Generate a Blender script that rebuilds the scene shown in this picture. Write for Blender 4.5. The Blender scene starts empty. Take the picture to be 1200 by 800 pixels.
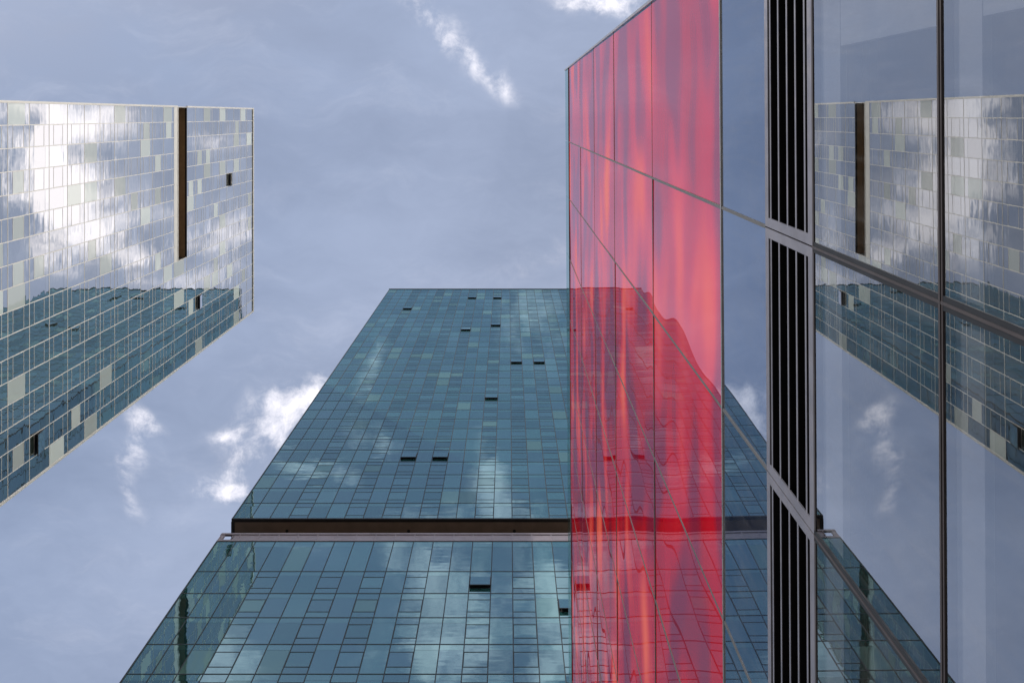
import bpy, bmesh, math, random
from mathutils import Vector, Matrix
random.seed(11)
sc = bpy.context.scene
C = sc.collection
EYE = 1.6                      # camera height above the pavement
F = 1050.0                     # focal length in pixels of a 1200 pixel wide picture

# ------------------------------------------------------------------ node helpers
class NT:
    def __init__(s, tree):
        s.t = tree; s.n = tree.nodes; s.l = tree.links
    def new(s, ty, **kw):
        n = s.n.new(ty)
        for k, v in kw.items(): setattr(n, k, v)
        return n
    def put(s, sock, v):
        if hasattr(v, 'is_output') or isinstance(v, bpy.types.NodeSocket): s.l.new(v, sock)
        else: sock.default_value = v
    def m(s, op, a, b=None, c=None, clamp=False):
        n = s.new('ShaderNodeMath', operation=op); n.use_clamp = clamp
        s.put(n.inputs[0], a)
        if b is not None: s.put(n.inputs[1], b)
        if c is not None: s.put(n.inputs[2], c)
        return n.outputs[0]
    def mixc(s, f, a, b):
        n = s.new('ShaderNodeMix', data_type='RGBA')
        s.put(n.inputs[0], f); s.put(n.inputs[6], a); s.put(n.inputs[7], b)
        return n.outputs[2]
    def noise(s, vec, scale=1.0, detail=3.0, rough=0.5, dist=0.0):
        n = s.new('ShaderNodeTexNoise'); n.noise_dimensions = '3D'
        s.put(n.inputs['Vector'], vec)
        n.inputs['Scale'].default_value = scale; n.inputs['Detail'].default_value = detail
        n.inputs['Roughness'].default_value = rough; n.inputs['Distortion'].default_value = dist
        return n.outputs['Fac']
    def ramp(s, v, lo, hi, a=0.0, b=1.0, smooth=True):
        n = s.new('ShaderNodeMapRange'); n.interpolation_type = 'SMOOTHSTEP' if smooth else 'LINEAR'
        s.put(n.inputs[0], v)
        for i, x in enumerate((lo, hi, a, b)): n.inputs[i+1].default_value = x
        return n.outputs[0]
    def comb(s, x, y, z=0.0):
        n = s.new('ShaderNodeCombineXYZ')
        s.put(n.inputs[0], x); s.put(n.inputs[1], y); s.put(n.inputs[2], z)
        return n.outputs[0]
    def sep(s, v):
        n = s.new('ShaderNodeSeparateXYZ'); s.put(n.inputs[0], v); return n.outputs
    def mapv(s, v, sca=(1,1,1), loc=(0,0,0), rot=(0,0,0)):
        n = s.new('ShaderNodeMapping'); s.put(n.inputs[0], v)
        n.inputs['Scale'].default_value = sca; n.inputs['Location'].default_value = loc
        n.inputs['Rotation'].default_value = rot
        return n.outputs[0]

def mat(name):
    m = bpy.data.materials.new(name); m.use_nodes = True
    t = NT(m.node_tree); t.n.clear()
    out = t.new('ShaderNodeOutputMaterial')
    return m, t, out.inputs['Surface']

def c4(c): return (c[0], c[1], c[2], 1.0)

def simple(name, col, rough=0.6, metal=0.0, var=0.12, scale=1.5, spec=0.5):
    m, t, out = mat(name)
    b = t.new('ShaderNodeBsdfPrincipled')
    tc = t.new('ShaderNodeTexCoord').outputs['Object']
    n = t.noise(tc, scale, 5, 0.6)
    k = t.ramp(n, 0.3, 0.7, 1-var, 1+var)
    hs = t.new('ShaderNodeHueSaturation'); hs.inputs['Color'].default_value = c4(col)
    t.put(hs.inputs['Value'], k)
    t.put(b.inputs['Base Color'], hs.outputs[0])
    t.put(b.inputs['Roughness'], t.ramp(t.noise(tc, scale*3, 3), 0.3, 0.7, max(0.02, rough-0.08), rough+0.08))
    b.inputs['Metallic'].default_value = metal
    b.inputs['Specular IOR Level'].default_value = spec
    t.put(out, b.outputs[0])
    return m

def tower_glass(name, tint, interior, blind, spandrel, fac0, ffac, wob=0.004, blind_share=0.12, rough=0.0, band=0.0, tvar=0.12, blind_cut=0.25, green=None):
    """reflective coated glass; each pane carries random numbers in its 'pane' attribute"""
    m, t, out = mat(name)
    tc = t.new('ShaderNodeTexCoord').outputs['Object']
    at = t.new('ShaderNodeAttribute'); at.attribute_name = 'pane'
    r = t.sep(at.outputs['Vector'])
    # wavy float glass
    off = t.new('ShaderNodeVectorMath', operation='SCALE'); t.put(off.inputs[0], at.outputs['Vector']); off.inputs['Scale'].default_value = 0.25
    add = t.new('ShaderNodeVectorMath', operation='ADD'); t.put(add.inputs[0], tc); t.put(add.inputs[1], off.outputs[0])
    h = t.m('ADD', t.noise(add.outputs[0], 0.55, 2, 0.4), t.m('MULTIPLY', t.noise(t.mapv(add.outputs[0], (0.5, 0.5, 2.2)), 0.9, 1.5, 0.4), 0.35))
    bp = t.new('ShaderNodeBump'); bp.inputs['Strength'].default_value = 1.0; bp.inputs['Distance'].default_value = wob
    t.put(bp.inputs['Height'], h)
    isb = t.m('GREATER_THAN', r[0], 1.0-blind_share)
    base = t.mixc(t.ramp(r[1], 0, 1, 0, 1, False), c4(interior), c4([x*2.2 for x in interior]))
    bl = t.mixc(r[2], c4(blind), c4([x*0.62 for x in blind]))
    base = t.mixc(isb, base, bl)
    # dirt runs on the glass, its own pattern
    d = t.ramp(t.noise(t.mapv(tc, (3.0, 3.0, 0.25)), 1.3, 4, 0.6), 0.45, 0.8, 0.0, 0.12)
    base = t.mixc(d, base, c4([x*0.8 for x in blind]))
    df = t.new('ShaderNodeBsdfDiffuse'); t.put(df.inputs['Color'], base)
    gl = t.new('ShaderNodeBsdfGlossy'); gl.inputs['Roughness'].default_value = rough
    tv = t.mixc(t.ramp(r[2], 0, 1, 0, 1, False), c4([min(1, x*(1+tvar)) for x in tint]), c4([x*(1-tvar) for x in tint]))
    tv = t.mixc(t.m('MULTIPLY', t.ramp(r[1], 0.66, 1.0), 0.5), tv, c4(green or tint))
    t.put(gl.inputs['Color'], tv)
    t.put(gl.inputs['Normal'], bp.outputs[0])
    fr = t.new('ShaderNodeFresnel'); fr.inputs['IOR'].default_value = 1.5
    f = t.m('ADD', fac0, t.m('MULTIPLY', fr.outputs[0], ffac), clamp=True)
    f = t.m('MULTIPLY', f, t.m('SUBTRACT', 1.0, t.m('MULTIPLY', isb, blind_cut)))
    mx = t.new('ShaderNodeMixShader'); t.put(mx.inputs[0], f)
    t.put(mx.inputs[1], df.outputs[0]); t.put(mx.inputs[2], gl.outputs[0])
    t.put(out, mx.outputs[0])
    return m

M = {}
M['glass_silver'] = tower_glass('silver_tower_glass', (1.0, 0.985, 0.97), (0.045, 0.065, 0.055), (0.80, 0.87, 0.80), None, 0.74, 0.5, 0.0070, 0.15, blind_cut=0.62)
M['glass_teal']   = tower_glass('teal_tower_glass', (0.31, 0.475, 0.555), (0.012, 0.050, 0.050), (0.12, 0.24, 0.22), None, 0.50, 0.6, 0.0050, 0.09, tvar=0.09, green=(0.37, 0.57, 0.61))
M['metal_cream']  = simple('cream_anodised_aluminium', (0.74, 0.71, 0.65), 0.5, 0.6, 0.03)
M['metal_dark']   = simple('dark_grey_aluminium', (0.040, 0.052, 0.060), 0.5, 0.0, 0.15, 1.5, 0.15)
M['trim_black']   = simple('black_drip_trim', (0.012, 0.011, 0.012), 0.5)
M['soffit_brown'] = simple('bronze_soffit_panels', (0.24, 0.175, 0.135), 0.55, 0.1, 0.12, 0.8)
M['soffit_dark']  = simple('dark_bronze_soffit', (0.36, 0.25, 0.15), 0.55, 0.1, 0.12, 0.8)
M['parapet_mauve']= simple('grey_mauve_metal_panels', (0.30, 0.255, 0.27), 0.4, 0.45, 0.1, 0.7)
M['core']         = simple('dark_concrete_core', (0.10, 0.10, 0.10), 0.9)
M['frame_grey']   = simple('grey_powder_coated_frame', (0.19, 0.19, 0.23), 0.45, 0.25, 0.14, 4)
M['frame_brown']  = simple('bronze_anodised_mullion', (0.065, 0.058, 0.062), 0.45, 0.1, 0.12, 4, 0.15)
M['joint_dark']   = simple('dark_rubber_joint', (0.030, 0.034, 0.042), 0.6, 0, 0.1, 3, 0.08)
M['joint_grey']   = simple('grey_silicone_joint', (0.075, 0.078, 0.085), 0.6)
M['joint_metal']  = simple('steel_edge_strip', (0.42, 0.38, 0.34), 0.3, 0.8, 0.1, 4)
M['louvre_black'] = simple('black_louvre_blade', (0.006, 0.006, 0.007), 0.8, 0.0, 0.1, 3, 0.1)
M['inner_pale']   = simple('pale_plasterboard', (0.21, 0.22, 0.24), 0.8, 0, 0.10, 2)
M['inner_dark']   = simple('dark_room_lining', (0.05, 0.055, 0.065), 0.8)
M['paving']       = simple('granite_paving', (0.24, 0.235, 0.22), 0.75, 0, 0.25, 3)
M['asphalt']      = simple('asphalt', (0.055, 0.055, 0.057), 0.85, 0, 0.2, 6)

# red coated glass panels: red back layer behind a wavy clear glass skin
def red_glass():
    m, t, out = mat('red_coated_glass')
    tc = t.new('ShaderNodeTexCoord').outputs['Object']
    at = t.new('ShaderNodeAttribute'); at.attribute_name = 'pane'
    off = t.new('ShaderNodeVectorMath', operation='SCALE'); t.put(off.inputs[0], at.outputs['Vector']); off.inputs['Scale'].default_value = 0.5
    add = t.new('ShaderNodeVectorMath', operation='ADD'); t.put(add.inputs[0], tc); t.put(add.inputs[1], off.outputs[0])
    p = add.outputs[0]
    # streaks of light thrown on the wall, painted into the red in soft bands
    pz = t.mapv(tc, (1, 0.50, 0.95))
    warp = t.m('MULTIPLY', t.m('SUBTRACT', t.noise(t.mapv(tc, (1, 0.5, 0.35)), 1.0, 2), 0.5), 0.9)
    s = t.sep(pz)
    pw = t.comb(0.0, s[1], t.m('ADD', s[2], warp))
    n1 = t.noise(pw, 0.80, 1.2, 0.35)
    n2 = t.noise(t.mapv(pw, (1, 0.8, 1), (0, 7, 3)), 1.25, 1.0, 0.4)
    light_streak = t.ramp(t.m('ADD', t.m('MULTIPLY', n1, 0.62), t.m('MULTIPLY', n2, 0.38)), 0.41, 0.66)
    light_core = t.ramp(t.m('ADD', t.m('MULTIPLY', n1, 0.5), t.m('MULTIPLY', n2, 0.5)), 0.52, 0.72)
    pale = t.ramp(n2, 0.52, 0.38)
    col = t.mixc(light_streak, (0.56, 0.004, 0.020, 1), (0.92, 0.020, 0.050, 1))
    col = t.mixc(light_core, col, (1.0, 0.20, 0.12, 1))
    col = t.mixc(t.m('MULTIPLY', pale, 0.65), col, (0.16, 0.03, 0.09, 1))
    df = t.new('ShaderNodeBsdfDiffuse'); t.put(df.inputs['Color'], col)
    h = t.m('ADD', t.noise(p, 0.40, 1.0, 0.3), t.m('MULTIPLY', t.noise(t.mapv(p, (1, 0.5, 1.0)), 0.9, 0.0, 0.4), 0.16))
    bp = t.new('ShaderNodeBump'); bp.inputs['Strength'].default_value = 1.0; bp.inputs['Distance'].default_value = 0.020
    t.put(bp.inputs['Height'], h)
    gl = t.new('ShaderNodeBsdfGlossy'); gl.inputs['Roughness'].default_value = 0.0
    gl.inputs['Color'].default_value = (1.0, 0.80, 0.88, 1)
    t.put(gl.inputs['Normal'], bp.outputs[0])
    fr = t.new('ShaderNodeFresnel'); fr.inputs['IOR'].default_value = 1.5
    f = t.m('ADD', 0.17, t.m('MULTIPLY', fr.outputs[0], 0.6))
    f = t.m('MULTIPLY', f, t.m('SUBTRACT', 1.0, t.m('MULTIPLY', light_core, 0.45)), clamp=True)
    mx = t.new('ShaderNodeMixShader'); t.put(mx.inputs[0], f)
    t.put(mx.inputs[1], df.outputs[0]); t.put(mx.inputs[2], gl.outputs[0])
    t.put(out, mx.outputs[0])
    return m
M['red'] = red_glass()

def mirror_glass(name, tint, under, fac0, ffac, dist, transparent=False):
    m, t, out = mat(name)
    tc = t.new('ShaderNodeTexCoord').outputs['Object']
    h = t.noise(tc, 0.5, 0.5, 0.3)
    bp = t.new('ShaderNodeBump'); bp.inputs['Strength'].default_value = 1.0; bp.inputs['Distance'].default_value = dist
    t.put(bp.inputs['Height'], h)
    if transparent:
        d = t.new('ShaderNodeBsdfTransparent'); d.inputs['Color'].default_value = c4(under)
    else:
        d = t.new('ShaderNodeBsdfDiffuse'); d.inputs['Color'].default_value = c4(under)
    gl = t.new('ShaderNodeBsdfGlossy'); gl.inputs['Roughness'].default_value = 0.0
    gl.inputs['Color'].default_value = c4(tint)
    t.put(gl.inputs['Normal'], bp.outputs[0])
    fr = t.new('ShaderNodeFresnel'); fr.inputs['IOR'].default_value = 1.5
    f = t.m('ADD', fac0, t.m('MULTIPLY', fr.outputs[0], ffac), clamp=True)
    if transparent:
        geo = t.new('ShaderNodeNewGeometry')      # the inner face of the pane adds no second mirror
        f = t.m('MULTIPLY', f, t.m('SUBTRACT', 1.0, geo.outputs['Backfacing']))
    mx = t.new('ShaderNodeMixShader'); t.put(mx.inputs[0], f)
    t.put(mx.inputs[1], d.outputs[0]); t.put(mx.inputs[2], gl.outputs[0])
    # thin dust and dried water runs lying on the glass
    ds = t.new('ShaderNodeBsdfDiffuse'); ds.inputs['Color'].default_value = (0.45, 0.45, 0.44, 1)
    runs = t.ramp(t.noise(t.mapv(tc, (1, 14, 0.9)), 1.5, 5, 0.65), 0.45, 0.75, 0.0, 0.05)
    blot = t.ramp(t.noise(tc, 2.3, 6, 0.7), 0.4, 0.75, 0.0, 0.05)
    mz = t.new('ShaderNodeMixShader'); t.put(mz.inputs[0], t.m('ADD', runs, blot))
    t.put(mz.inputs[1], mx.outputs[0]); t.put(mz.inputs[2], ds.outputs[0])
    t.put(out, mz.outputs[0])
    return m
M['blue_panel'] = mirror_glass('blue_grey_back_painted_glass', (0.70, 0.78, 0.90), (0.02, 0.035, 0.07), 0.38, 0.7, 0.006)
M['vision'] = mirror_glass('grey_vision_glass', (0.86, 0.89, 0.93), (0.93, 0.94, 0.96), 0.40, 0.75, 0.003, True)
M['parapet_glass'] = mirror_glass('clear_green_parapet_glass', (0.85, 0.95, 0.95), (0.66, 0.80, 0.78), 0.05, 0.5, 0.001, True)

# ------------------------------------------------------------------ mesh helpers
class MB:
    """collects boxes and quads, with a random triple per face, into ONE mesh object"""
    def __init__(s): s.v = []; s.f = []; s.r = []
    def quad(s, pts, r=(0.3, 0.5, 0.5)):
        i = len(s.v); s.v += [tuple(p) for p in pts]; s.f.append((i, i+1, i+2, i+3)); s.r.append(r)
    def hexa(s, p, r=(0.3, 0.5, 0.5)):
        """p: 8 corners, 0-3 one face, 4-7 the opposite one"""
        i = len(s.v); s.v += [tuple(q) for q in p]
        for a in ((0,1,2,3), (7,6,5,4), (0,4,5,1), (1,5,6,2), (2,6,7,3), (3,7,4,0)):
            s.f.append(tuple(i+k for k in a)); s.r.append(r)
    def box(s, a, b, r=(0.3, 0.5, 0.5)):
        x0, y0, z0 = (min(a[i], b[i]) for i in range(3)); x1, y1, z1 = (max(a[i], b[i]) for i in range(3))
        s.hexa([(x0,y0,z0),(x0,y1,z0),(x1,y1,z0),(x1,y0,z0),(x0,y0,z1),(x0,y1,z1),(x1,y1,z1),(x1,y0,z1)], r)
    def build(s, name, material, parent=None, label=None, **props):
        me = bpy.data.meshes.new(name)
        base = parent.location if (parent and parent.get('_world')) else Vector((0,0,0))
        if parent is not None and parent.parent is not None and parent.parent.get('_world'): base = parent.parent.location
        me.from_pydata([(v[0]-base[0], v[1]-base[1], v[2]-base[2]) for v in s.v], [], s.f)
        at = me.attributes.new('pane', 'FLOAT_VECTOR', 'FACE')
        flat = [x for r in s.r for x in r]; at.data.foreach_set('vector', flat)
        bm = bmesh.new(); bm.from_mesh(me); bmesh.ops.recalc_face_normals(bm, faces=bm.faces); bm.to_mesh(me); bm.free()
        me.materials.append(material)
        o = bpy.data.objects.new(name, me); C.objects.link(o)
        o.parent = parent
        if label: o['label'] = label
        for k, v in props.items(): o[k] = v
        return o

def empty(name, loc, label, cat, rz=0, world=True):
    o = bpy.data.objects.new(name, None); C.objects.link(o)
    o.location = loc; o.rotation_euler = (0, 0, rz); o['label'] = label; o['category'] = cat
    if world: o['_world'] = 1
    o.empty_display_size = 1
    return o

def rnd(): return (random.random(), random.random(), random.random())

# ------------------------------------------------------------------ a curtain wall facade
class Facade:
    """o: ground corner, u: unit vector along the facade, n: outward normal"""
    def __init__(s, o, u, n): s.o, s.u, s.n = Vector(o), Vector(u), Vector(n)
    def P(s, a, d, z): return s.o + s.u*a + s.n*d + Vector((0, 0, z+EYE))
    def slab(s, mb, a0, a1, d0, d1, z0, z1, r=(0.3,0.5,0.5)):
        P = s.P
        mb.hexa([P(a0,d0,z0),P(a1,d0,z0),P(a1,d0,z1),P(a0,d0,z1),P(a0,d1,z0),P(a1,d1,z0),P(a1,d1,z1),P(a0,d1,z1)], r)
    def pane(s, mb, a0, a1, z0, z1, r, tilt=0.0022):
        """a glass pane 30 mm thick whose face is a little out of true"""
        ta, tz = random.gauss(0, tilt), random.gauss(0, tilt)
        P = s.P; w, h = (a1-a0)/2, (z1-z0)/2
        dd = lambda sa, sz: -0.007 + ta*w*sa + tz*h*sz
        mb.hexa([P(a0,dd(-1,-1),z0),P(a1,dd(1,-1),z0),P(a1,dd(1,1),z1),P(a0,dd(-1,1),z1),
                 P(a0,-0.07,z0),P(a1,-0.07,z0),P(a1,-0.07,z1),P(a0,-0.07,z1)], r)

def glazed_wall(fc, root, cols, floors, ops, glass, metal, vis, nwin, opened, skip=lambda k,i: False,
                mw=0.075, md=0.010, vw=0.065, sash_w=0.06, sub=(0.27, 0.77), fb=0.0):
    """cols: column edges; floors: floor edges low to high; ops: columns with opening sashes.
    vis(k,i): rank number, small = shows large. Returns nothing; parts hang under root."""
    rest = MB(); grid = MB(); vw = vw or mw
    units = [(k, i) for k in range(len(cols)-1) for i in range(len(floors)-1) if not skip(k, i)]
    inview = sorted([u for u in units if vis(*u) is not None and u not in opened], key=lambda u: vis(*u))
    single = set(inview[:nwin])
    for (k, i) in units:
        a0, a1, z0, z1 = cols[k], cols[k+1], floors[i], floors[i+1]
        h = z1-z0; r = rnd()
        own = (k, i) in single or (k, i) in opened
        g = MB() if own else rest
        fr = MB() if own else grid
        if (k % len(cols)) in ops and h < 3.5:
            s0, s1 = z0+h*(1-sub[1]), z0+h*(1-sub[0])
            r2 = (min(r[0], 0.8), random.random(), r[2]*0.5+0.25)
            gt = MB() if (k, i) in opened else g
            fc.pane(g, a0, a1, z0, s0, r2, 0.0015)
            fc.pane(gt, a0, a1, s1, z1, r2, 0.0015)
            fc.slab(fr, a0+vw/2, a1-vw/2, -0.02, md*0.5, s0-sash_w/2, s0+sash_w/2)
            fc.slab(fr, a0+vw/2, a1-vw/2, -0.02, md*0.5, s1-sash_w/2, s1+sash_w/2)
            if own:
                fc.slab(fr, a0+vw/2-0.002, a0+vw/2+0.02, -0.021, md*0.4, s0, s1)
                fc.slab(fr, a1-vw/2-0.02, a1-vw/2+0.002, -0.021, md*0.4, s0, s1)
            if (k, i) not in opened:
                fc.pane(g, a0, a1, s0, s1, r, 0.0022)
        else:
            # glass spandrel band below the floor line, then the tall pane
            sp = z1-h*0.2
            fc.pane(g, a0, a1, sp, z1, (min(r[0], 0.8), 0.95, min(1, r[2]*0.5+0.1)), 0.001)
            fc.pane(g, a0, a1, z0, sp-0.012, r, 0.0022)
        if own:
            if (k, i) in opened:
                # opened top-hung sash: bottom swung out, dark room showing behind
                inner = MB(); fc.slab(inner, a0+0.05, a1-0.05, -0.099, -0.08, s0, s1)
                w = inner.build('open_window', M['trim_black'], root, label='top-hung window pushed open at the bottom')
                g.build('pane', glass, w); gt.build('pane', glass, w)
                sb = MB(); st = MB(); out = opened[(k, i)]; P = fc.P
                e = 0.05
                def leaf(mb, d_off0, d_off1, aa0, aa1, za, zb, r):
                    f0 = (s1-za)/(s1-s0)*out; f1 = (s1-zb)/(s1-s0)*out
                    mb.hexa([P(aa0,f0+d_off1,za),P(aa1,f0+d_off1,za),P(aa1,f1+d_off1,zb),P(aa0,f1+d_off1,zb),
                             P(aa0,f0+d_off0,za),P(aa1,f0+d_off0,za),P(aa1,f1+d_off0,zb),P(aa0,f1+d_off0,zb)], r)
                leaf(sb, 0.03, 0.06, a0+0.06, a1-0.06, s0+0.06, s1-0.04, (0.3, 0.5, 0.4))
                for (b0, b1, c0, c1) in ((a0+0.03, a1-0.03, s0, s0+0.07), (a0+0.03, a0+0.07, s0+0.07, s1-0.02), (a1-0.07, a1-0.03, s0+0.07, s1-0.02)):
                    leaf(st, 0.0, 0.07, b0, b1, c0, c1, (0,0,0))
                sb.build('sash', glass, w)
                st.build('sash_frame', M['trim_black'], w)
                if fr.f: fr.build('frame', metal, w)
            else:
                w = g.build('window', glass, root)
                if fr.f: fr.build('frame', metal, w)
    rest.build('glazing', glass, root, label='many glass panes of the upper storeys and of the far sides', kind='stuff')
    # mullions and floor joints
    done = set()
    for k in range(len(cols)):
        run = None
        for i in range(len(floors)-1):
            need = (k < len(cols)-1 and not skip(k, i)) or (k > 0 and not skip(k-1, i))
            if need and run is None: run = floors[i]
            if not need and run is not None:
                fc.slab(grid, cols[k]-vw/2, cols[k]+vw/2, -0.08, md, run, floors[i]); run = None
        if run is not None: fc.slab(grid, cols[k]-vw/2, cols[k]+vw/2, -0.08, md, run, floors[-1])
    for i in range(len(floors)):
        for k in range(len(cols)-1):
            a = i < len(floors)-1 and not skip(k, i); b = i > 0 and not skip(k, i-1)
            if a or b:
                fc.slab(grid, cols[k]+vw/2, cols[k+1]-vw/2, -0.08, md*0.85, floors[i]-mw/2, floors[i]+mw/2)
    return grid

# ================================================================== TEAL TOWER (straight ahead)
D = 32.8
XL = -22.5; CB = 1.521; NB = 23; XR = XL + CB*NB
colsB = [CB*k for k in range(NB+1)]
opsB = {3, 6, 8, 10, 13, 15, 17, 19, 21}
Zp0, Zp1 = 69.16, 70.43        # parapet of the lower block
Zs = 72.97                     # soffit of the upper block
ZtB = 169.7
lowB = [Zp0, 64.6]
while lowB[-1]-2.97 > 0: lowB.append(lowB[-1]-2.97)
lowB.append(-EYE); lowB = sorted(lowB)
upB = [Zs + (ZtB-Zs)/32*i for i in range(33)]
rootB = empty('glass_tower', ((XL+XR)/2, D, 0), 'teal glass tower in the middle with a dark recessed storey across it', 'tower')
SB = 1.65; DEP = 24.0
def vis_px(fc, a, z):
    p = fc.P(a, 0, z); Z = p.z-EYE
    if Z < 2: return None
    x = 595.5 + F*p.x/Z; y = 136 + F*p.y/Z
    return (x, y)
def visB(fc, cols, fl, xmax):
    def f(k, i):
        q = vis_px(fc, (cols[k]+cols[k+1])/2, (fl[i]+fl[i+1])/2)
        if q is None: return None
        x, y = q
        if x < -10 or x > xmax or y < -10 or y > 812: return None
        return (fl[i]+fl[i+1])/2
    return f
fB = Facade((XL, D, 0), (1, 0, 0), (0, -1, 0))
def unit_at(fc, cols, fl, x, y, axis):
    """the unit whose sash shows at this place"""
    best = None
    for k in range(len(cols)-1):
        for i in range(len(fl)-1):
            h = fl[i+1]-fl[i]
            q = vis_px(fc, (cols[k]+cols[k+1])/2, fl[i]+0.45*h)
            if q is None: continue
            d = math.hypot(q[0]-x, q[1]-y)
            if best is None or d < best[0]: best = (d, k, i)
    return best[1], best[2]
def near_op(k, ops):
    return min(ops, key=lambda o: abs(o-k))
def openset(fc, cols, fl, pts, ops, amt):
    d = {}
    for (x, y) in pts:
        k, i = unit_at(fc, cols, fl, x, y, 0)
        d[(near_op(k, ops), i)] = amt
    return d
opUB = openset(fB, colsB, upB, [(475.8,360),(550.8,347.7),(580,347.7),(544,385.5),(579,380),(604,426),(631,426),(575.5,466),(479.5,535),(517,535)], opsB, 0.13)
opLB = openset(fB, colsB, lowB, [(567,685),(664,712)], opsB, 0.17)
g1 = glazed_wall(fB, rootB, colsB, lowB, opsB, M['glass_teal'], M['metal_dark'], visB(fB, colsB, lowB, 672), 64, opLB)
g1.build('mullion_grid', M['metal_dark'], rootB)
g2 = glazed_wall(fB, rootB, colsB, upB, opsB, M['glass_teal'], M['metal_dark'], visB(fB, colsB, upB, 672), 24, opUB)
g2.build('mullion_grid', M['metal_dark'], rootB)
# side facing the silver tower, the back and the far side
nd = 16; cd = [DEP/nd*k for k in range(nd+1)]
none = lambda k, i: None
for fc, cols in ((Facade((XL, D+DEP, 0), (0,-1,0), (-1,0,0)), cd), (Facade((XR, D, 0), (0,1,0), (1,0,0)), cd),
                 (Facade((XR, D+DEP, 0), (-1,0,0), (0,1,0)), colsB)):
    for fl in (lowB, upB):
        g = glazed_wall(fc, rootB, cols, fl, {2, 5, 7, 10, 13}, M['glass_teal'], M['metal_dark'], none, 0, {})
        g.build('mullion_grid', M['metal_dark'], rootB)
mb = MB()
mb.box((XL+0.10, D+0.10, 0), (XR-0.10, D+DEP-0.10, Zp0+EYE-0.05)); mb.box((XL+0.10, D+0.10, Zs+EYE+0.15), (XR-0.10, D+DEP-0.10, ZtB+EYE-0.3))
mb.build('core', M['core'], rootB)
mb = MB(); mb.box((XL+SB, D+SB, Zp0+EYE-0.05), (XR-SB, D+DEP-SB, Zs+EYE+0.15)); mb.build('recessed_storey', M['soffit_brown'], rootB)
mb = MB()
w = 0.22
mb.box((XL+w, D+w, Zs+EYE), (XR-w, D+DEP-w, Zs+EYE+0.15)); 
mb.build('soffit', M['soffit_brown'], rootB)
mb = MB(); z0, z1 = Zs+EYE-0.05, Zs+EYE+0.10
mb.box((XL-0.02, D-0.05, z0), (XR+0.02, D+w, z1)); mb.box((XL-0.02, D+DEP-w, z0), (XR+0.02, D+DEP+0.05, z1))
mb.box((XL-0.05, D+w, z0), (XL+w, D+DEP-w, z1)); mb.box((XR-w, D+w, z0), (XR+0.05, D+DEP-w, z1))
mb.build('drip_edge', M['trim_black'], rootB)
for xx in (-18, -8.1, 0.5):
    s_ = bmesh.new(); bmesh.ops.create_cone(s_, cap_ends=True, segments=12, radius1=0.13, radius2=0.11, depth=0.06)
    me = bpy.data.meshes.new('soffit_light'); s_.to_mesh(me); s_.free(); me.materials.append(M['trim_black'])
    o = bpy.data.objects.new('soffit_light', me); C.objects.link(o); o.parent = rootB
    o.location = Vector((xx, D+0.95, Zs+EYE-0.03)) - rootB.location
# parapet round the terrace, its corner bay left open
def parapet(fc, cols, L, corner_lo, corner_hi):
    n = 0
    mbp = MB(); fr = MB()
    zt, zb = Zp1, Zp0+0.10
    fc.slab(fr, 0.0, L, -0.12, 0.06, zt-0.22, zt)
    fc.slab(fr, 0.0, L, -0.12, 0.04, zb-0.10, zb+0.12)
    for k, a in enumerate(cols):
        a = min(max(a, 0.07), L-0.07)
        fc.slab(fr, a-0.05, a+0.05, -0.10, 0.035, zb+0.12, zt-0.22)
    for k in range(len(cols)-1):
        a0, a1 = cols[k], cols[k+1]
        if corner_lo and k == 0: a0 = 1.02; fc.slab(fr, 0.95, 1.02, -0.10, 0.02, zb+0.12, zt-0.22)
        if corner_lo and k == 0: fc.slab(fr, 0.12, 0.34, -0.10, 0.02, zb+0.12, zt-0.22)
        if corner_hi and k >= len(cols)-3: continue
        fc.slab(mbp, a0+0.05, a1-0.05, -0.06, 0.0, zb+0.12, zt-0.22, rnd())
    mbp.build('parapet_panel', M['parapet_mauve'], rootB); fr.build('parapet_frame', M['parapet_mauve'], rootB)
parapet(fB, colsB, CB*NB, True, False)
parapet(Facade((XL, D+DEP, 0), (0,-1,0), (-1,0,0)), cd, DEP, False, True)
parapet(Facade((XR, D, 0), (0,1,0), (1,0,0)), cd, DEP, False, False)
parapet(Facade((XR, D+DEP, 0), (-1,0,0), (0,1,0)), colsB, CB*NB, False, False)
mb = MB(); z0, z1 = ZtB+EYE, ZtB+EYE+0.25
mb.box((XL-0.08, D-0.08, z0), (XR+0.08, D+0.3, z1)); mb.box((XL-0.08, D+DEP-0.3, z0), (XR+0.08, D+DEP+0.08, z1))
mb.box((XL-0.08, D+0.3, z0), (XL+0.3, D+DEP-0.3, z1)); mb.box((XR-0.3, D+0.3, z0), (XR+0.08, D+DEP-0.3, z1))
mb.box((XL+0.3, D+0.3, z0-0.3), (XR-0.3, D+DEP-0.3, z0-0.15))
mb.build('roof_coping', M['metal_dark'], rootB)

# ================================================================== SILVER TOWER (left)
a_ = 36.65
YA0 = -0.028*a_; NA = 17; CA = (0.7646+0.028)*a_/NA; YA1 = YA0+CA*NA
ZtA = 128.5
ZN0, ZN1, YN = 99.4, 102.1, 16.1
KN = 10                                      # columns that carry the notch
colsA = [CA*k for k in range(NA+1)]
colsA[KN] = YN-YA0
loA = [98.3]
while loA[-1]-2.97 > 0: loA.append(loA[-1]-2.97)
loA.append(-EYE); loA = sorted(loA)
flA = loA + [102.1] + [102.1+(ZtA-102.1)/9*i for i in range(1, 10)]
iN = len(loA)-1                               # the floor 98.3 - 102.1 is the notch floor
rootA = empty('glass_tower', (-a_, (YA0+YA1)/2, 0), 'pale silver glass tower on the left with a short dark slot, mirroring bright clouds', 'tower')
fA = Facade((-a_, YA0, 0), (0, 1, 0), (1, 0, 0))
opsA = set(range(1, NA, 2))
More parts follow.
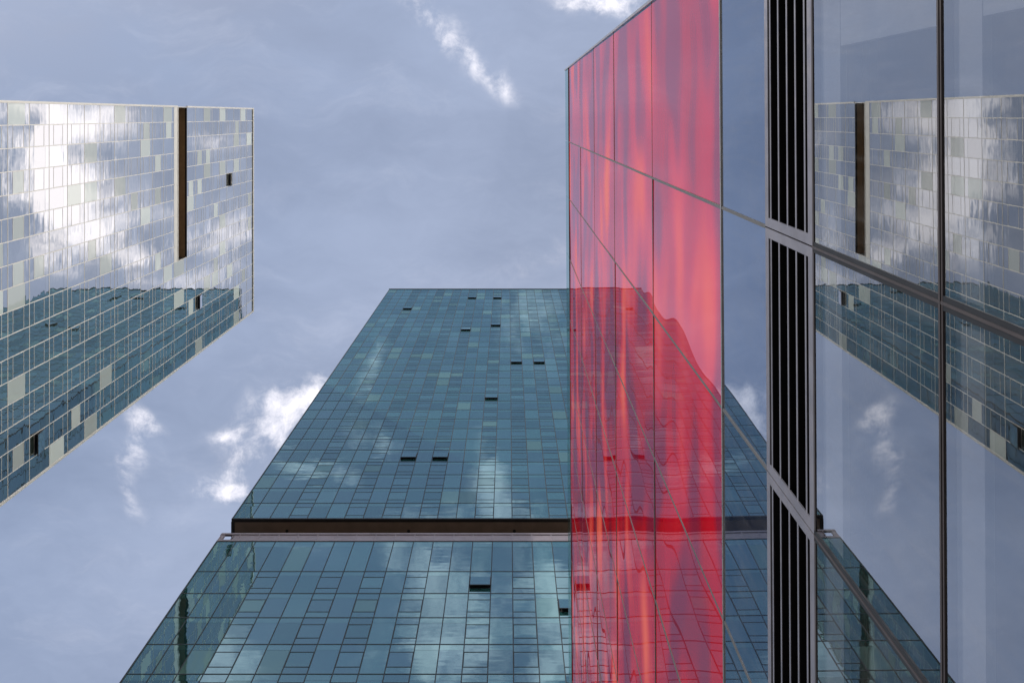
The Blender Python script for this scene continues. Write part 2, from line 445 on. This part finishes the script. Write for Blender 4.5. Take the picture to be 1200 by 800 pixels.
def visA(k, i):
    q = vis_px(fA, (colsA[k]+colsA[k+1])/2, (flA[i]+flA[i+1])/2)
    if q is None: return None
    if q[0] < -8 or q[1] > 812: return None
    return (flA[i]+flA[i+1])/2
def openA(pts):
    d = {}
    for (x, y) in pts:
        k, i = unit_at(fA, colsA, flA, x, y, 0); d[(near_op(k, opsA), i)] = 0.24
    return d
opA = openA([(270, 206), (234, 352), (45, 520)])
g = glazed_wall(fA, rootA, colsA, flA, opsA, M['glass_silver'], M['metal_cream'], visA, 96, opA,
                skip=lambda k, i: i == iN and k < KN, mw=0.065, md=0.008, vw=0.065, sash_w=0.04)
g.build('mullion_grid', M['metal_cream'], rootA)
DA = 26.0
ndA = 15; cda = [DA/ndA*k for k in range(ndA+1)]
for fc, cols in ((Facade((-a_-DA, YA0, 0), (1,0,0), (0,-1,0)), cda), (Facade((-a_, YA1, 0), (-1,0,0), (0,1,0)), cda),
                 (Facade((-a_-DA, YA1, 0), (0,-1,0), (-1,0,0)), colsA)):
    g = glazed_wall(fc, rootA, cols, flA, opsA, M['glass_silver'], M['metal_cream'], none, 0, {}, mw=0.085, md=0.010, vw=0.085)
    g.build('mullion_grid', M['metal_cream'], rootA)
SN = 1.3
mb = MB()
xf, xb = -a_-0.10, -a_-DA+0.10
mb.box((xb, YA0+0.1, 0), (xf, YA1-0.1, 98.3+EYE))
mb.box((xb, YA0+0.1, 98.3+EYE+0.001), (-a_-SN, YA1-0.1, 102.1+EYE))
mb.box((-a_-SN, YN+0.05, 98.3+EYE+0.001), (xf, YA1-0.1, 102.1+EYE))
mb.box((xb, YA0+0.1, 102.1+EYE+0.15), (xf, YA1-0.1, ZtA+EYE-0.3))
mb.build('core', M['core'], rootA)
mb = MB(); mb.box((-a_-SN, YA0+0.03, ZN1+EYE), (-a_-0.16, YN-0.02, ZN1+EYE+0.14))
mb.box((-a_-SN-0.002, YA0+0.06, ZN0+EYE), (-a_-SN+0.05, YN, ZN1+EYE-0.002)); mb.build('slot_soffit', M['soffit_dark'], rootA)
mb = MB(); mb.box((-a_-0.16, YA0-0.03, ZN1+EYE-0.06), (-a_+0.03, YN-0.02, ZN1+EYE+0.10))
mb.build('slot_edge', M['trim_black'], rootA)
mb = MB()
fA.slab(mb, 0.0, YN-YA0, -0.10, 0.0, 98.3+0.04, ZN0)
for k in range(KN): fA.slab(mb, colsA[k]-0.03+0.03, colsA[k]+0.08, 0.001, 0.03, 98.34, ZN0-0.002)
fA.slab(mb, 0.0, YN-YA0, -0.12, 0.05, ZN0+0.001, ZN0+0.10)
mb.build('slot_parapet', M['metal_cream'], rootA)
mb = MB(); z0, z1 = ZtA+EYE, ZtA+EYE+0.35
mb.box((-a_-0.3, YA0-0.1, z0), (-a_+0.1, YA1+0.1, z1)); mb.box((-a_-DA-0.1, YA0-0.1, z0), (-a_-DA+0.3, YA1+0.1, z1))
mb.box((-a_-DA+0.3, YA0-0.1, z0), (-a_-0.3, YA0+0.3, z1)); mb.box((-a_-DA+0.3, YA1-0.3, z0), (-a_-0.3, YA1+0.1, z1))
mb.box((-a_-DA+0.3, YA0+0.3, z0-0.3), (-a_-0.3, YA1-0.3, z0-0.15))
mb.build('roof_coping', M['metal_cream'], rootA)
mb = MB()
for (x_, y_) in ((-a_+0.03, YA0-0.03), (-a_+0.03, YA1+0.03)):
    mb.box((x_-0.11, y_-0.08, 0), (x_+0.05, y_+0.08, ZN0+EYE-0.2)); mb.box((x_-0.11, y_-0.08, ZN1+EYE+0.1), (x_+0.05, y_+0.08, z0-0.01))
mb.box((-a_-0.05, YA1, ZN0+EYE-0.2), (-a_+0.05, YA1+0.1, ZN1+EYE+0.1))
mb.build('corner_trim', M['metal_cream'], rootA)

# ================================================================== RED GLASS BUILDING (right, right beside the camera)
EPS = 0.006
rootC = empty('glass_building', (1.40, 0, 0), 'glass building on the right with red upper panels, black louvres and dark windows', 'building', -EPS, world=False)
Y0 = -1.10
ym = [Y0, 0.602, 1.925, 3.318, 4.70]
while len(ym) < 15: ym.append(ym[-1]+1.385)
Y1 = ym[-1]
Zr = [5.90, 8.71, 11.85, 14.60, 17.40, 20.66]
ZT = 21.9; Zb = 4.88; Zl = 4.12; Zw = 2.90; Zq = 0.35
E = EYE; g_ = 0.006
def cpane(mb, y0, y1, z0, z1, t=0.012, tilt=0.002, bow=0):
    ta, tz = random.gauss(0, tilt), random.gauss(0, tilt)
    w, h = (y1-y0)/2, (z1-z0)/2
    dd = lambda a, b: 0.002 + ta*w*a + tz*h*b
    mb.hexa([(dd(-1,-1), y0, z0+E), (dd(1,-1), y1, z0+E), (dd(1,1), y1, z1+E), (dd(-1,1), y0, z1+E),
             (0.03, y0, z0+E), (0.03, y1, z0+E), (0.03, y1, z1+E), (0.03, y0, z1+E)], rnd())
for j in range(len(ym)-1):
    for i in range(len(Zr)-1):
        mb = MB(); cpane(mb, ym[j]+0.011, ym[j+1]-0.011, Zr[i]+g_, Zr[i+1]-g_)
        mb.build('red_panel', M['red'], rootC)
    mb = MB(); cpane(mb, ym[j]+0.011, ym[j+1]-0.011, Zb+g_, Zr[0]-g_, tilt=0.001)
    mb.build('blue_panel', M['blue_panel'], rootC)
# joints
mb = MB()
for y in ym[1:-1]:
    mb.box((-0.003, y-0.010, Zb+E), (0.03, y+0.010, Zr[-1]+E))
for z in Zr[1:]:
    mb.box((0.0, Y0, z-0.005+E), (0.028, Y1, z+0.005+E))
mb.box((-0.012, Y0, Zr[-1]+E+0.006), (0.05, Y1, Zr[-1]+E+0.07))
mb.build('panel_joint', M['joint_grey'], rootC)
mb = MB()
mb.box((-0.006, Y0, Zr[0]-0.012+E), (0.03, Y1, Zr[0]+0.012+E))
for z in Zr[1:-1]: mb.box((-0.004, Y0, z+0.0055+E), (0.02, Y1, z+0.012+E))
mb.box((-0.02, Y0-0.03, Zq+E), (0.03, Y0, ZT+E))
mb.build('edge_strip', M['joint_metal'], rootC)
# clear glass parapet standing above the red panels
for j in range(len(ym)-1):
    mb = MB(); mb.box((0.0, ym[j]+0.008, Zr[-1]+E+0.08), (0.02, ym[j+1]-0.008, ZT+E)); mb.build('parapet_glass', M['parapet_glass'], rootC)
# louvre bays
for j in range(len(ym)-1):
    y0, y1 = ym[j]+0.004, ym[j+1]-0.004
    fr = MB(); t = 0.05
    fr.box((-0.004, y0, Zl+0.062+E), (0.004, y0+t, Zb-0.062+E)); fr.box((-0.004, y1-t, Zl+0.062+E), (0.004, y1, Zb-0.062+E))
    fr.box((-0.004, y0, Zb-0.062+E), (0.004, y1, Zb-0.003+E)); fr.box((-0.004, y0, Zl+0.003+E), (0.004, y1, Zl+0.062+E))
    lv = fr.build('louvre', M['frame_grey'], rootC)
    n = 5; zz0, zz1 = Zl+0.062, Zb-0.062
    bl = MB(); tip = MB()
    for z in (4.787, 4.645, 4.502, 4.369, 4.236):
        bl.box((0.0035, y0+t, z-0.010+E), (0.11, y1-t, z+0.010+E)); tip.box((0.0, y0+t, z-0.010+E), (0.003, y1-t, z+0.010+E))
    bl.build('blade', M['louvre_black'], lv); tip.build('blade_edge', M['frame_grey'], lv)
    bk = MB(); bk.box((0.0045, y0, Zb-0.062+E), (0.235, y1, Zb-0.02+E)); bk.box((0.0045, y0, Zl+0.02+E), (0.235, y1, Zl+0.062+E)); bk.box((0.24, y0, Zl+E+0.01), (0.27, y1, Zb+E-0.01)); bk.build('louvre_back', M['louvre_black'], lv)
# windows below
for j in range(len(ym)-1):
    for (z0, z1) in ((Zw, Zl), (Zq, Zw)):
        y0, y1 = ym[j]+0.024, ym[j+1]-0.024
        mb = MB(); mb.box((0.0, y0, z0+0.015+E), (0.02, y1, z1-0.015+E)); w_ = mb.build('window', M['vision'], rootC)
mb = MB()
for k, y in enumerate(ym[1:-1]):
    mb.box((-0.004, y-0.024, Zq+E), (0.05, y+0.024, Zl+E))
mb.build('window_mullion', M['joint_dark'], rootC); mb = MB()
mb.box((-0.005, Y0, Zw-0.015+E), (0.05, Y1, Zw+0.015+E)); mb.box((-0.004, Y0, Zl-0.015+E), (0.05, Y1, Zl+0.002+E))
mb.build('window_mullion', M['frame_brown'], rootC)
mb = MB()
for k, y in enumerate(ym[1:-1]): mb.box((-0.007, y-0.005, Zq+E), (-0.0042, y+0.006, Zl+E))
mb.box((-0.008, Y0, Zw-0.003+E), (-0.0052, Y1, Zw+0.004+E))
mb.build('mullion_cap', M['frame_brown'], rootC)
# what shows faintly through the windows: pale boards edging each pane
mb = MB()
mb.box((0.03, Y0+0.05, 3.855+E), (0.06, Y1-0.05, Zl-0.03+E)); mb.box((0.03, Y0+0.05, 2.70+E), (0.06, Y1-0.05, Zw-0.03+E))
for (z0, z1) in ((Zw+0.03, 3.854), (Zq+0.02, 2.699)): mb.box((0.032, Y0+0.05, z0+E), (0.06, -0.30, z1+E))
mb.build('inner_board', M['inner_pale'], rootC)
# plinth, body and roof
mb = MB(); mb.box((-0.02, Y0, 0.0), (0.3, Y1, Zq+E-0.03)); mb.build('plinth', M['frame_grey'], rootC)
mb = MB()
mb.box((0.30, Y0+0.05, Zl+E), (12, Y1-0.05, Zr[-1]+E-0.1)); mb.box((4.0, Y0+0.05, 0), (12, Y1-0.05, Zl+E-0.002))
mb.box((0.035, Y0+0.02, Zb+E+0.01), (0.298, Y1-0.02, Zr[-1]+E-0.02))
mb.build('body', M['inner_dark'], rootC)
mb = MB(); mb.box((0.3, Y0+0.02, 0), (3.99, Y0+0.12, Zl+E-0.005)); mb.box((0.3, Y1-0.12, 0), (3.99, Y1-0.02, Zl+E-0.005))
mb.box((0.301, Y0+0.13, 0.02), (3.99, Y1-0.13, 0.1)); mb.build('room_lining', M['inner_dark'], rootC)
mb = MB(); mb.box((0.0, Y0-0.03, 0.0), (12, Y0+0.019, Zr[-1]+E)); mb.build('end_wall', M['blue_panel'], rootC)
mb = MB(); mb.box((0.05, Y0, Zr[-1]+E+0.002), (12, Y1, Zr[-1]+E+0.06)); mb.build('roof', M['core'], rootC)

# ================================================================== GROUND
def sheet(name, x0, y0, x1, y1, z, m, kind='structure'):
    mb = MB(); mb.quad([(x0,y0,z),(x1,y0,z),(x1,y1,z),(x0,y1,z)]); o = mb.build(name, m); o['kind'] = kind
    return o
sheet('ground', -3000, -3000, 3000, 3000, 0.0, M['asphalt'])
sheet('pavement', -36.5, -60, 40, 32.7, 0.004, M['paving'])

# ================================================================== CAMERA
cam = bpy.data.cameras.new('camera'); co = bpy.data.objects.new('camera', cam); C.objects.link(co)
co.location = (0, 0, EYE)
co.rotation_euler = (math.pi, 0, 0)
cam.sensor_fit = 'HORIZONTAL'; cam.sensor_width = 36; cam.lens = F/1200*36
cam.shift_x = 4.5/1200; cam.shift_y = -(400-136)/1200
cam.clip_start = 0.05; cam.clip_end = 8000
sc.camera = co

# ================================================================== SUN AND SKY
sdir = Vector((-0.52, -0.46, 0.70)).normalized()      # towards the sun
sun = bpy.data.lights.new('sun', 'SUN'); sun.energy = 3.6; sun.angle = math.radians(0.5); sun.color = (1.0, 0.93, 0.84)
so = bpy.data.objects.new('sun', sun); C.objects.link(so)
so.rotation_euler = sdir.to_track_quat('Z', 'Y').to_euler()
W = bpy.data.worlds.new('World'); sc.world = W; W.use_nodes = True
t = NT(W.node_tree); t.n.clear()
wo = t.new('ShaderNodeOutputWorld'); bg = t.new('ShaderNodeBackground')
sky = t.new('ShaderNodeTexSky'); sky.sky_type = 'NISHITA'; sky.sun_disc = False
sky.sun_elevation = math.asin(sdir.z); sky.sun_rotation = math.atan2(sdir.x, sdir.y)
sky.dust_density = 2.0; sky.air_density = 1.0; sky.ozone_density = 1.5
tc = t.new('ShaderNodeTexCoord').outputs['Generated']
s = t.sep(tc)
dz = t.m('MAXIMUM', s[2], 0.06)
u = t.m('DIVIDE', s[0], dz); v = t.m('DIVIDE', s[1], dz)
p = t.comb(u, v, 0.0)
wn = t.new('ShaderNodeTexNoise'); t.put(wn.inputs['Vector'], p); wn.inputs['Scale'].default_value = 9; wn.inputs['Detail'].default_value = 4
wsub = t.new('ShaderNodeVectorMath', operation='SUBTRACT'); t.put(wsub.inputs[0], wn.outputs['Color']); wsub.inputs[1].default_value = (0.5, 0.5, 0.5)
wsc = t.new('ShaderNodeVectorMath', operation='SCALE'); t.put(wsc.inputs[0], wsub.outputs[0]); wsc.inputs['Scale'].default_value = 0.07
wad = t.new('ShaderNodeVectorMath', operation='ADD'); t.put(wad.inputs[0], p); t.put(wad.inputs[1], wsc.outputs[0])
pw = wad.outputs[0]; sw = t.sep(pw)
fb = t.noise(pw, 20, 9, 0.66)
fb2 = t.noise(pw, 7, 6, 0.58)
def I(x, y): return ((x-595.5)/F, (y-136)/F)
blobs = []      # u, v, radius along, radius across, angle, amount : where the clouds stand over the site
def B(x, y, rx, ry, ang=0, amt=1.0, mirror=None):
    uu, vv = I(x, y)
    if mirror == 'v': vv = -vv; ang = -ang; amt *= 1.45
    if mirror == 'u': uu = -uu; ang = -ang
    blobs.append((uu, vv, rx/F, ry/F, math.radians(ang), amt))
B(490, 20, 40, 15, 38, 0.30); B(530, 52, 38, 20, 42, 0.28); B(600, 105, 24, 14, 60, 0.30); B(568, 82, 24, 12, 38, 0.28); B(712, 4, 48, 16, 10, 0.85)
B(655, 292, 60, 18, -28, 0.13); B(600, 320, 60, 30, 0, 0.12); B(268, 574, 34, 12, 0, 0.95); B(328, 500, 46, 30, -35, 1.05); B(362, 466, 26, 10, -50, 0.9); B(268, 504, 24, 8, -5, 0.42)
B(285, 540, 26, 12, -40, 0.45); B(168, 490, 26, 13, 30, 0.42); B(158, 532, 12, 30, 15, 0.36); B(150, 592, 9, 24, -10, 0.3); B(200, 540, 90, 60, 0, 0.10); B(430, 120, 200, 90, 20, 0.07)
for q in ((525,725,45,55,20,0.9),(550,790,50,30,0,0.7),(640,690,24,60,0,0.95),(655,800,40,30,0,.8),(480,650,40,22,20,0.5),(620,365,40,50,-20,0.55),(575,560,22,40,0,0.75),(600,600,40,16,0,0.6),
          (258,775,36,36,20,0.95),(450,520,50,12,20,0.35),(345,545,60,9,6,0.7),(440,440,12,50,20,0.4),(500,610,50,14,10,0.5),(420,770,26,40,0,0.3),(350,640,40,14,0,0.3)): B(*q, mirror='v')
for q in ((150,200,190,110,0,0.16),(66,150,34,42,0,1.7),(72,225,34,48,-10,1.7),(112,272,38,20,-25,1.4),(150,292,40,12,-12,0.7),(110,135,34,22,0,0.85),(8,205,18,34,0,0.6),(258,168,26,16,0,0.55),(270,245,20,30,0,0.6),(228,322,60,12,-4,0.75),(205,290,20,16,0,0.5),(60,330,26,10,-15,0.35),(265,285,22,14,0,0.5),(190,245,30,12,0,0.3),
          (20,130,16,10,0,0.6)): B(*q, mirror='u')
tot = None
for (bu, bv, ra, rb, an, amt) in blobs:
    du = t.m('SUBTRACT', sw[0], bu); dv = t.m('SUBTRACT', sw[1], bv)
    ca, sa = math.cos(an), math.sin(an)
    A = t.m('MULTIPLY_ADD', du, ca/ra, t.m('MULTIPLY', dv, sa/ra))
    Bq = t.m('MULTIPLY_ADD', dv, ca/rb, t.m('MULTIPLY', du, -sa/rb))
    r2 = t.m('MULTIPLY_ADD', A, A, t.m('MULTIPLY', Bq, Bq))
    e = t.m('MULTIPLY', t.m('EXPONENT', t.m('MULTIPLY', r2, -0.75)), amt)
    tot = e if tot is None else t.m('ADD', tot, e)
body = t.m('MULTIPLY_ADD', t.m('SUBTRACT', fb, 0.5), 3.9, t.m('MULTIPLY', t.m('SUBTRACT', fb2, 0.5), 2.1))
dens = t.m('ADD', tot, t.m('MULTIPLY', body, t.ramp(tot, 0.02, 0.45, 0.1, 1.0)))
cl = t.ramp(dens, 0.06, 1.85)
# scattered cloud elsewhere, away from the patch of sky over the alley
far = t.ramp(t.m('ADD', t.m('MULTIPLY', u, u), t.m('MULTIPLY', v, v)), 0.75, 2.5)
fcl = t.m('MULTIPLY', t.ramp(t.noise(pw, 1.3, 6, 0.6), 0.48, 0.68), far)
cl = t.m('MAXIMUM', cl, fcl)
veil = t.ramp(t.noise(t.mapv(pw, (1, 2.2, 1), rot=(0,0,0.6)), 2.6, 6, 0.6), 0.30, 0.75, 0.50, 0.85)
veilcol = t.mixc(t.ramp(t.m('ADD', t.m('MULTIPLY', u, 0.8), t.m('MULTIPLY', v, 0.5)), -0.55, 0.35), (3.4, 4.3, 6.3, 1), (5.2, 5.9, 7.8, 1))
wisp = t.ramp(t.noise(t.mapv(pw, (1.0, 2.6, 1), rot=(0, 0, -0.7)), 5.5, 9, 0.68, 0.4), 0.48, 0.82, 0.0, 0.14)
col = t.mixc(veil, sky.outputs[0], veilcol)
col = t.mixc(wisp, col, (10.0, 10.2, 11.6, 1))
# added out-of-view cloud, very bright, to light the silver tower's front
fill_cloud = t.m('MULTIPLY', t.ramp(u, 0.66, 1.0), t.ramp(t.noise(pw, 0.9, 5, 0.55), 0.30, 0.55))
col = t.mixc(fill_cloud, col, (27.0, 25.5, 23.5, 1))
cl = t.m('MULTIPLY', cl, t.m('SUBTRACT', 1.0, fill_cloud))
col = t.mixc(cl, col, (13.5, 13.0, 13.6, 1))
t.put(bg.inputs['Color'], col); bg.inputs['Strength'].default_value = 0.10
t.put(wo.inputs['Surface'], bg.outputs[0])

# ================================================================== RENDER SETTINGS
sc.view_settings.view_transform = 'Standard'; sc.view_settings.look = 'None'; sc.view_settings.gamma = 1.0
sc.view_settings.exposure = 0.0
sc.cycles.max_bounces = 8; sc.cycles.glossy_bounces = 6; sc.cycles.transparent_max_bounces = 8; sc.cycles.diffuse_bounces = 3
sc.cycles.caustics_reflective = False; sc.cycles.caustics_refractive = False
for o in bpy.data.objects:
    if '_world' in o: del o['_world']
